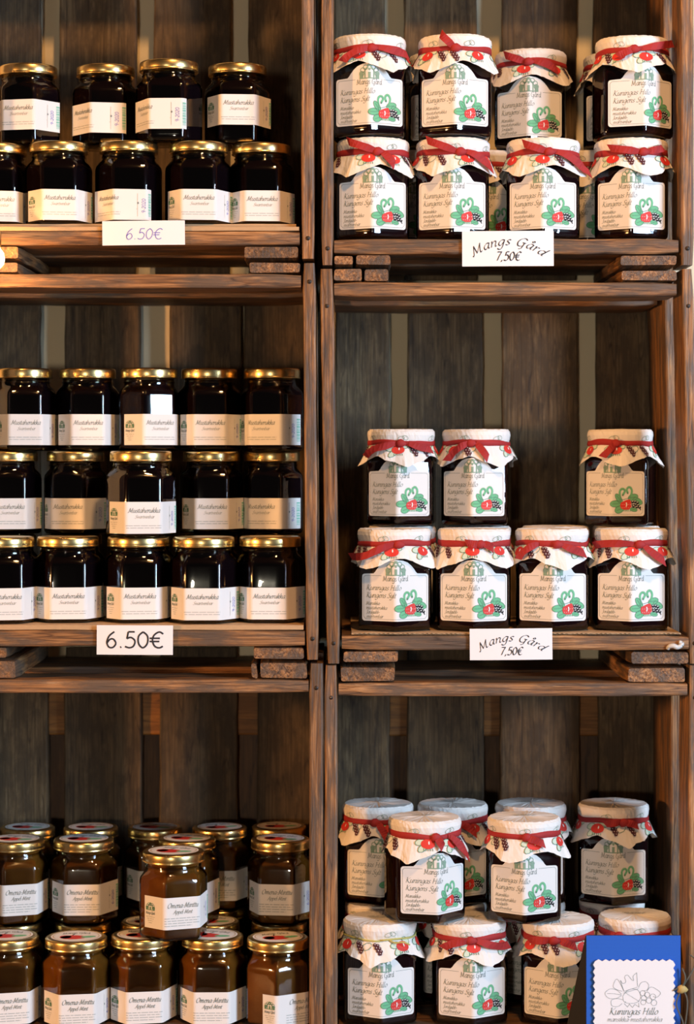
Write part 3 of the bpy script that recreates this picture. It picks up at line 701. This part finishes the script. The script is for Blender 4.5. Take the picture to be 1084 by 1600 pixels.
def big_jar(px, y, z, phi, label, group, cov=0, cyaw=0, tails=(), knot=0, cord=False, s=1.0, sz=1.0):
    root = thing('covered_jam_jar', jar_pos(px, y, z), label, 'jar', group)
    v = view_az(px); rz = math.radians(phi)+v; sc = (s, s, sz)
    obj('glass_body', me_glassC, root, rz=rz+PH, scale=sc); obj('jam', me_jamC, root, rz=rz+PH, scale=sc); obj('lid', me_lidC, root, scale=sc)
    lb = obj('label', me_labC, root, rz=rz, scale=sc); obj('lettering', me_labC_art, lb)
    cy = math.radians(cyaw)
    cv = obj('paper_cover', COV[cov][0], root, rz=cy, scale=sc); obj('berry_print', COV[cov][1], cv); obj('stamp', me_stamp, cv, rz=-cy)
    if cord:
        pts = [((.0382)*math.sin(2*math.pi*k/40), -.0382*math.cos(2*math.pi*k/40), ZR+.0008*math.sin(k*.6)) for k in range(41)]
        obj('twine_band', tube('twine_band', pts, .0011, 'yellow_twine'), root, scale=sc)
        tail = [(.010, -.0372, ZR), (.016, -.040, ZR-.002), (.024, -.042, ZR-.001), (.031, -.040, ZR-.004)]
        obj('twine_tail', tube('twine_tail', smooth_pts(tail), .0009, 'yellow_twine'), root, scale=sc)
        return root
    obj('ribbon_band', BAND[cov], root, rz=cy, scale=sc)
    if tails is not None:
        ka = math.radians(knot); S, _ = cover_surface(cov); kp = Matrix.Rotation(cy, 3, 'Z') @ S(ka-cy, 0, .0040)
        obj('ribbon_knot', me_knot, root, loc=(kp.x*s, kp.y*s, (kp.z)*sz), rz=ka, scale=sc)
        for tl in tails: obj('ribbon_tail', ribbon_tail(cov, cy, *tl), root, scale=sc)
    return root
# --- L1: top left crate, blackcurrant
zs = P(0, 354).z+.0003; SL1 = .9640; H1 = HA*SL1
g = 'blackcurrant jars in the top left crate'
zl = zs+.0045
low = [(-4, 2, 0, .056), (92, 1, 0, .043), (201, 3, .030, .042), (310, 0, 0, .042), (408, 1, 0, .054)]
sheet('jar_tray', -50, 462, 354-(.0045/PX), .016, .245, .0042, 'brown card pad beneath the lower jar row of the top left crate')
for i, (px, ph, dt, y) in enumerate(low):
    small_jar(px, y, zl, ph, f'blackcurrant jar with gold lid, {ORD[i]} in lower row of top left crate', g, dtext=-dt, lz=.0035, sxy=.955, sz=SL1)
for i, (px, y, ph, dt, lz, d_) in enumerate([(44, .075, -20, 0, .016, 'barcode turned right'), (165, .078, 3, .034, .013, 'barcode facing front'), (264, .050, -6, .032, .013, 'barcode facing front, lamp glints'), (371, .072, 1, 0, .021, 'label set high')]):
    small_jar(px, y, zl+H1+.0003, ph, f'blackcurrant jar, {d_}, {ORD[i]}, upper row, top left crate', g, dtext=-dt, lz=lz, sxy=.955, sz=SL1)
# hidden second row carrying the set-back upper jars
# --- L2: middle left crate
zs = P(0, 977).z+.0006; g = 'blackcurrant jars in the middle left crate'
for i, (px, ph) in enumerate([(5, 3), (106, 0), (216, 2), (318, -3), (422, -3)]):
    small_jar(px, (.044, .058, .056, .044, .056)[i], zs, ph, f'blackcurrant jar with gold lid, {ORD[i]} in bottom row of middle left crate', g, sxy=1.0, lz=.0038)
for i, (px, y, ph, sx) in enumerate([(14, .121, 0, .96), (118, .121, -16, .96), (220, .050, 5, 1.0), (330, .121, 1, .94), (425, .130, -14, .94)]):
    small_jar(px, y, zs+HA+.0003, ph, f'blackcurrant jar with gold lid, {ORD[i]} in middle row of middle left crate', g, sxy=sx, dtext=-.006 if i == 4 else 0, lz=.006 if i != 2 else .0035)
for i, (px, ph) in enumerate([(38, 2), (137, 0), (233, 21), (327, 1), (425, -14)]):
    small_jar(px, (.121, .125, .117, .127, .122)[i], zs+2*HA+.0006, ph, ('blackcurrant jar mirroring the bright window, third in top row, middle left crate' if i == 2 else f'blackcurrant jar with gold lid, {ORD[i]} in top row of middle left crate'), g, sxy=.94, dtext=-.006 if i == 4 else 0, lz=.0065)
for i, px in enumerate([15, 118, 227, 330, 425]):   # rear bottom row that carries the rows above, glimpsed between the jars
    small_jar(px, .127, zs, 0, f'shadowed blackcurrant jar behind bottom row, {ORD[i]}, middle left crate', g, sxy=.88)
# --- L3: bottom left crate, apple mint jelly
zs = P(0, 1614).z+.0010; g = 'apple mint jelly jars in the bottom left crate'
for i, (px, ph) in enumerate([(12, 6), (119, 2), (222, 4), (332, -2), (434, 28)]):
    small_jar(px, (.050, .044, .055, .053, .042)[i], zs, ph, f'brown apple mint jelly jar, {ORD[i]}, lower front row, bottom left crate', g, 'j', lz=.003, dtext=0 if i < 4 else .012)
for i, px in enumerate([22, 130, 232, 331, 436]):
    small_jar(px, .123, zs, 0, f'half hidden apple mint jelly jar, {ORD[i]}, lower middle row, bottom left crate', g, 'j', lz=.003, sxy=.93)
for i, px in enumerate([42, 141, 243, 343, 438]):
    small_jar(px, .197, zs, 0, f'shadowed apple mint jelly jar, {ORD[i]}, lower back row, bottom left crate', g, 'j', lz=.003, sxy=.90)
z2 = zs+HA+.0006
for px, y, ph, lb_, sx in [(24, .119, 9, 'brown apple mint jelly jar at left edge of upper row, bottom left crate', .98), (131, .121, -4, 'brown apple mint jelly jar second in upper row, red apple on lid, bottom left crate', 1.0),
        (292, .124, 5, 'apple mint jelly jar half hidden behind the foremost jar of bottom left crate', .96), (438, .121, -8, 'brown apple mint jelly jar beside right wall, upper row of bottom left crate', .98)]:
    small_jar(px, y, z2, ph, lb_, g, 'j', lz=.012, sxy=sx)
small_jar(271, .046, z2, 16, 'foremost amber apple mint jelly jar reflecting the window, standing across two lids', g, 'j', lz=.013)
for i, px in enumerate([43, 142, 242, 343, 436]):
    small_jar(px, .197 if i < 4 else .203, z2, 0, f'shadowed apple mint jelly jar, {ORD[i]}, upper back row, bottom left crate', g, 'j', lz=.012, sxy=.94)
# --- R1: top right crate
zs = P(0, 372).z+.0003; g = 'paper covered jars in the top right crate'; ZC2 = HC+.0016
NM = lambda i, r_, c_: f'white paper covered jam jar with red ribbon, {ORD[i]}, {r_} row, {c_} crate'
for i, (px, y, ph, cov, cyaw, kn, tails) in enumerate([
        (582, .048, 0, 0, 10, 8, [(8, -38, -.75), (10, 26, .95)]), (707, .048, -1, 1, 40, 10, [(6, -42, -.85), (14, 52, .85)]),
        (848, .050, 0, 2, -30, 5, [(4, -34, -.6), (10, 66, .95)]), (986, .050, 0, 3, 75, 12, [(14, 44, -.35), (8, -40, -.3)])]):
    big_jar(px, y, zs, ph, NM(i, 'lower', 'top right'), g, cov, cyaw, tails, kn)
z2 = zs+ZC2
for i, (px, y, ph, cov, cyaw, kn, tails) in enumerate([
        (577, .048, 0, 1, 95, 4, [(2, -36, .80), (6, 66, .35)]), (710, .048, 1, 2, 60, 0, [(-2, -24, -1.0)]),
        (829, .128, -3, 3, 10, -8, [(-10, -46, -.6), (-4, 34, .45)]), (988, .055, 18, 0, 130, -4, [(-4, -26, .45), (0, 74, -.7)])]):
    big_jar(px, y, z2, ph, NM(i, 'upper', 'top right'), g, cov, cyaw, tails, kn)
for px, lb_ in ((692, 'shadowed covered jar behind the second upper jar of top right crate'), (966, 'shadowed covered jar behind the rightmost upper jar of top right crate')):
    big_jar(px, .146, z2, 0, lb_, g, 0, 30, None)
for px, lb_ in ((640, 'shadowed covered jar glimpsed between first two lower jars of top right crate'), (760, 'shadowed covered jar behind second and third lower jars of top right crate'), (829-10+95-8+12, 'shadowed covered jar between last two lower jars of top right crate')):
    big_jar(px, .142, zs, 0, lb_, g, 2, 80, None)
# --- R2: middle right crate
zs = P(0, 989).z+.0006; g = 'paper covered jars in the middle right crate'
for i, (px, y, ph, cov, cyaw, kn, tails) in enumerate([
        (616, .052, 2, 3, 20, 6, [(4, -72, .92)]), (740, .052, 0, 1, 15, 8, [(8, 24, .25), (8, -14, -.1)]),
        (862, .054, 2, 0, 55, 4, [(-26, -52, .95), (6, 42, .65)]), (986, .054, 0, 2, 20, 6, [(0, -74, .12), (8, 36, .95)])]):
    big_jar(px, y, zs, ph, NM(i, 'lower', 'middle right'), g, cov, cyaw, tails, kn)
z2 = zs+ZC2
for i, (px, ph, cov, cyaw, kn, tails, nm) in enumerate([
        (627, -6, 2, 100, -2, [(-8, -60, .85), (6, 48, .60)], 'leftmost'), (744, -6, 0, 75, -12, [(-14, -46, .9), (-6, 12, .85)], 'second from left')]):
    big_jar(px, .130, z2, ph, f'white paper covered jam jar with red bow, {nm}, upper row, middle right crate', g, cov, cyaw, tails, kn, s=.95, sz=.98)
big_jar(969, .134, z2, -14, 'lone paper covered jar standing at right of the gap, upper row, middle right crate', g, 3, -40, [(-14, -32, .85)], -14, s=.93, sz=.98)
for px, lb_ in ((628, 'shadowed covered jar behind first lower jar of middle right crate'), (745, 'shadowed covered jar behind second lower jar of middle right crate'), (868, 'shadowed covered jar behind third lower jar of middle right crate'), (978, 'shadowed covered jar behind fourth lower jar of middle right crate')):
    big_jar(px, .143, zs, 0, lb_, g, 1, 60, None, s=.96)
# --- R3: bottom right crate
zs = P(0, 1612).z+.0010; g = 'paper covered jars in the bottom right crate'
big_jar(593, .052, zs, 3, 'paper covered jam jar tied with yellow green string, bottom right crate', g, 1, 55, None, cord=True)
for i, (px, ph, cov, cyaw, kn, tails) in enumerate([(733, 6, 2, 30, 0, [(0, -40, .5), (2, 62, .6)]), (871, 0, 3, 60, -10, [(-10, -50, .25), (-6, 20, .3)]), (991, 0, 0, -20, -30, [(-30, -50, .2)])]):
    big_jar(px, .052 if i < 2 else .070, zs, ph, ['paper covered jam jar with red ribbon beside the yellow string tied jar, lower row', 'paper covered jam jar with red ribbon, half behind blue card, lower row', 'paper covered jam jar mostly hidden behind the blue card, lower row'][i], g, cov, cyaw, tails, kn)
for i, px in enumerate((590, 708, 830, 956)):
    big_jar(px, .143 if i < 3 else .160, zs, 0, f'shadowed covered jar, {ORD[i]} in lower back row of bottom right crate', g, i, 50, None, s=.94)
z2 = zs+ZC2
big_jar(663, .050, z2, 19, 'paper covered jam jar with label turned right, front of upper row, bottom right crate', g, 0, 20, [(14, 22, .80), (36, 60, .95)], 16)
big_jar(819, .050, z2, 0, 'paper covered jam jar facing front, foremost of upper row, bottom right crate', g, 3, 35, [(-4, 22, .5)], 0)
for i, (px, ph, cov, cyaw, kn, tails, nm) in enumerate([(590, 4, 2, 45, -4, [(-2, 10, .9)], 'leftmost'), (707, 4, 1, 10, 0, [(2, 30, .5)], 'second from left'), (829, 0, 0, 70, 0, None, 'third from left'), (958, 0, 1, 80, 10, [(8, 30, .2), (8, -20, .15)], 'rightmost')]):
    big_jar(px, .143, z2, ph, f'white paper covered jam jar, {nm} in upper back row of bottom right crate', g, cov, cyaw, tails, kn)

# ------------------------------------------------------------------ price cards
def price_card(px0, py0, px1, py1, label, art, tilt=0):
    a_, b_ = P(px0, py1, -.0035), P(px1, py0, -.0035); W_, H_ = b_.x-a_.x, b_.z-a_.z; base = Vector(((a_.x+b_.x)/2, -.0035, a_.z))
    n = 12; vs = []; fs = []
    for k in range(n+1):
        x = -W_/2+W_*k/n; bow = .0012*math.cos(k/n*math.pi-math.pi/2)
        for (y, z) in ((-bow, 0), (-bow, H_), (-bow+.0006, H_), (-bow+.0006, 0)): vs.append((x, y, z))
    for k in range(n): fs += [(4*k+j, 4*k+(j+1) % 4, 4*k+4+(j+1) % 4, 4*k+4+j) for j in range(4)]
    fs += [(0, 3, 2, 1), (4*n, 4*n+1, 4*n+2, 4*n+3)]
    root = thing('price_card', base, label, 'price tag', 'price cards on the shelf edges'); root.rotation_euler.y = math.radians(tilt)
    obj('card', mesh_of('card', vs, fs, 'sign_paper'), root)
    A_ = Art(); art(A_, W_, H_)
    obj('lettering', A_.mesh('lettering', lambda u, v, o: (u, -.0012*math.cos((u/W_+.5)*math.pi-math.pi/2)-.0001-o, v), [W_*(k/12-.5) for k in range(13)], off=.0001), root)
def art_hand(a, W_, H_): a.text('6.50€', 0, H_*.24, H_*.29, 'ink_violet', .10, .12, 'c', mono=True, fit=W_*.45)
def art_sans(a, W_, H_): a.text('6.50€', .0, H_*.24, H_*.36, 'ink_black', .16, 0, 'c', mono=True, fit=W_*.78)
def art_mangs(a, W_, H_):
    R_ = W_*.62
    def warp(p):
        an = p[0]/R_; rad = R_+(p[1]-H_*.60); return (rad*math.sin(an), H_*.60-R_+rad*math.cos(an))
    a.text('Mangs Gård', 0, H_*.60, H_*.155, 'ink_black', .17, .28, 'c', warp=warp, fit=W_*.80, track=.15, nibrot=1/R_)
    a.text('7,50€', 0, H_*.16, H_*.165, 'ink_black', .18, .2, 'c', fit=W_*.27)
price_card(160, 345, 289, 383, 'white card with handwritten violet 6.50€ on the top left shelf', art_hand, -.6)
price_card(151, 977, 270, 1023, 'white card with printed black 6.50€ on the middle left shelf', art_sans, .3)
price_card(722, 361, 865, 416, 'white Mangs Gård 7,50€ card on the top right shelf', art_mangs, -.3)
price_card(734, 982, 863, 1031, 'white Mangs Gård 7,50€ card on the middle right shelf', art_mangs, -.5)

# ------------------------------------------------------------------ blue tent card
ZT = P(0, 1462, -.05).z; hgt = ZT-ZCT
a_, b_ = P(916, 1462, -.05), P(1063, 1462, -.05); W_ = b_.x-a_.x
tc_ = thing('tent_card', ((a_.x+b_.x)/2, -.05, ZCT), 'blue tent card with white zigzag edged berry print, in front of bottom right crate', 'card')
def slab(name, p, th, mat, parent):
    """quad p (four points) given thickness along its normal"""
    p = [Vector(q) for q in p]; nrm = (p[1]-p[0]).cross(p[3]-p[0]).normalized()*th
    v = [q for q in p]+[q+nrm for q in p]
    return obj(name, mesh_of(name, v, [(3, 2, 1, 0), (4, 5, 6, 7), (0, 1, 5, 4), (1, 2, 6, 5), (2, 3, 7, 6), (3, 0, 4, 7)], mat), parent)
slab('front_panel', [(-W_/2, 0, .0), (-W_/2, .0, hgt), (W_/2, .0, hgt), (W_/2, 0, .0)], .002, 'blue_card', tc_)
bk = .045
slab('back_panel', [(-W_/2-.024, bk, 0), (W_/2-.006, bk, 0), (W_/2-.001, .0035, hgt-.001), (-W_/2+.001, .0035, hgt-.001)], -.002, 'dark_card', tc_)
slab('side_gusset', [(-W_/2, .004, 0), (-W_/2-.024, bk-.001, 0), (-W_/2-.0005, .0045, hgt-.001), (-W_/2, .004, hgt-.001)], .001, 'dark_card', tc_)
u0, u1 = P(929, 0, -.05).x-tc_.location.x, P(1051, 0, -.05).x-tc_.location.x; v1 = P(0, 1501, -.05).z-ZCT; v0 = .010; tp = .0070
pts = []
def zig(p, q, nrm):
    n = max(2, round((Vector(q)-Vector(p)).length/tp)); out = []
    for k in range(n):
        t = k/n; t2 = (k+.5)/n; out.append((p[0]+(q[0]-p[0])*t, p[1]+(q[1]-p[1])*t)); out.append((p[0]+(q[0]-p[0])*t2+nrm[0]*.002, p[1]+(q[1]-p[1])*t2+nrm[1]*.002))
    return out
zz = zig((u0, v0), (u1, v0), (0, -1))+zig((u1, v0), (u1, v1), (1, 0))+zig((u1, v1), (u0, v1), (0, 1))+zig((u0, v1), (u0, v0), (-1, 0))
n_ = len(zz); fr_y = -.0022
vs = [(x, fr_y-.0006, z) for x, z in zz]+[(x, fr_y, z) for x, z in zz]
lb = obj('zigzag_label', mesh_of('zigzag_label', vs, [tuple(range(n_)), tuple(range(n_, 2*n_))[::-1]]+[(k, k+n_, (k+1) % n_+n_, (k+1) % n_) for k in range(n_)], 'sign_paper'), tc_)
a = Art(); k1 = D/F*(D-.05)/D
def U(px): return (px-542/1.0)*0
def dp(x, y):   # drawing measured in a 1084 px wide view of the card
    px, py = 880+x/5.314, 1450+y/5.314; q = P(px, py, -.05); return (q.x-tc_.location.x, q.z-ZCT)
def ln(pts_, w_=.00035, m='print_grey', sm=True): a.stroke([dp(*p) for p in pts_], w_, m, 1, smooth=sm)
ln([(500, 520), (455, 430), (430, 425), (410, 480), (440, 505), (485, 520)]); ln([(500, 520), (470, 430), (490, 455), (515, 440), (505, 400), (530, 385), (560, 420), (580, 430), (575, 395), (605, 365)]); ln([(605, 365), (612, 480)], sm=False); ln([(500, 520), (612, 485)], sm=False); ln([(495, 535), (620, 498)], sm=False)
ln([(490, 560), (520, 520), (570, 500), (620, 515), (638, 570), (610, 610), (550, 620), (500, 605), (490, 560)])
ln([(480, 545), (440, 510), (385, 500), (342, 535), (370, 575), (430, 580), (480, 555)]); ln([(360, 538), (420, 540), (475, 550)])
ln([(490, 590), (440, 580), (395, 595), (400, 640), (450, 645), (485, 620)]); ln([(500, 620), (530, 650), (545, 625), (570, 655), (590, 628), (625, 650), (620, 615)], sm=False)
ln([(620, 490), (640, 450), (680, 440), (705, 470), (690, 510), (650, 515)]); ln([(690, 520), (720, 485), (765, 500), (803, 535), (770, 570), (740, 560)])
for cx, cy, r_ in ((655, 535, 22), (692, 548, 22), (665, 575, 22), (740, 565, 24), (708, 596, 23), (660, 610, 22), (748, 615, 24)):
    ln([(cx+r_*math.cos(t*math.pi/6), cy+r_*math.sin(t*math.pi/6)) for t in range(13)], sm=False)
for k in range(14): q = (510+(k*37) % 120, 530+(k*23) % 75); ln([q, (q[0]+4, q[1]+7)], .0004, sm=False)
q = dp(375, 712); a.text('Kuningas Hillo', q[0], q[1], .0041, 'print_grey', .16, .3, fit=dp(780, 0)[0]-q[0])
q = dp(360, 770); a.text('mansikka-mustaherukka', q[0], q[1], .0029, 'print_light', .16, .3, fit=dp(815, 0)[0]-q[0])
for k in range(3): a.greek(dp(380, 0)[0], dp(790, 0)[0], dp(0, 800+28*k)[1], .0018, 'print_light', 90+k)
obj('line_drawing', a.mesh('line_drawing', lambda u, v, o: (u, fr_y-.0007-o, v), off=.0001), lb)
# twine tied round the card, knot at its right edge
kx = W_/2; kz = P(0, 1545, -.05).z-ZCT
kn = thing('twine_knot', (0, 0, 0), 'x', 'x'); bpy.data.objects.remove(kn)
me = knot_mesh(); me.materials.clear(); me.materials.append(M['knot_gold'])
kn = obj('knot', me, tc_, loc=(kx+.0015, -.003, kz), scale=(.9, 1, 1))
for pts_ in ([(kx, -.003, kz), (kx+.004, -.006, kz+.012), (kx+.001, -.004, kz+.022)], [(kx, -.003, kz), (kx+.010, -.006, kz+.018), (kx+.016, .0, kz+.028), (kx+.010, .004, kz+.034)],
        [(kx, -.004, kz), (kx-.005, -.005, kz-.015), (kx+.002, -.005, kz-.035), (kx-.002, -.004, kz-.055)], [(kx+.002, -.004, kz), (kx+.006, -.006, kz-.012), (kx+.0035, -.004, kz-.04)],
        [(kx, -.0035, kz+.001), (kx-.003, -.0038, kz+.0015), (kx-.008, -.0034, kz-.001)]):
    obj('twine', tube('twine', smooth_pts(pts_), .0008, 'twine'), tc_)

# ------------------------------------------------------------------ white hook on the middle right shelf
hk = smooth_pts([(-.0075, 0, -.003), (-.006, -.002, -.0005), (-.002, -.0035, .0002), (.002, -.0035, -.0012), (.006, -.003, .0005), (.0072, -.002, .003), (.004, -.0022, .0042)])
h0 = P(1054, 1009); o = obj('hook', tube('hook', hk, lambda t: .0027-.0014*abs(t-.4), 'hook_white', 8), loc=(h0.x, -.0003, h0.z)); tag(o, 'small white plastic hook stuck on the right end of a shelf edge', 'hook')

# ------------------------------------------------------------------ bare glowing bulb at the left edge
bp_ = P(-6, 403, -.045)
bl = thing('hanging_bulb', bp_, 'small glowing bulb hanging at the left edge between two crates', 'lamp')
obj('bulb', lathe('bulb', [(.0008, -.011), (.0045, -.0098), (.0078, -.006), (.0088, -.001), (.0075, .005), (.0045, .009), (.0035, .011)], 'bulb_glow', 20), bl)
obj('socket', lathe('socket', [(.0042, .0105), (.005, .011), (.005, .026), (.003, .029), (.0012, .030)], 'brass', 16), bl)
obj('cord', tube('cord', [(0, 0, .029), (-.002, .001, .15), (-.006, .0, .4), (-.01, 0, 1.15)], .0012, 'cord_black'), bl)
bpy.context.view_layer.update()
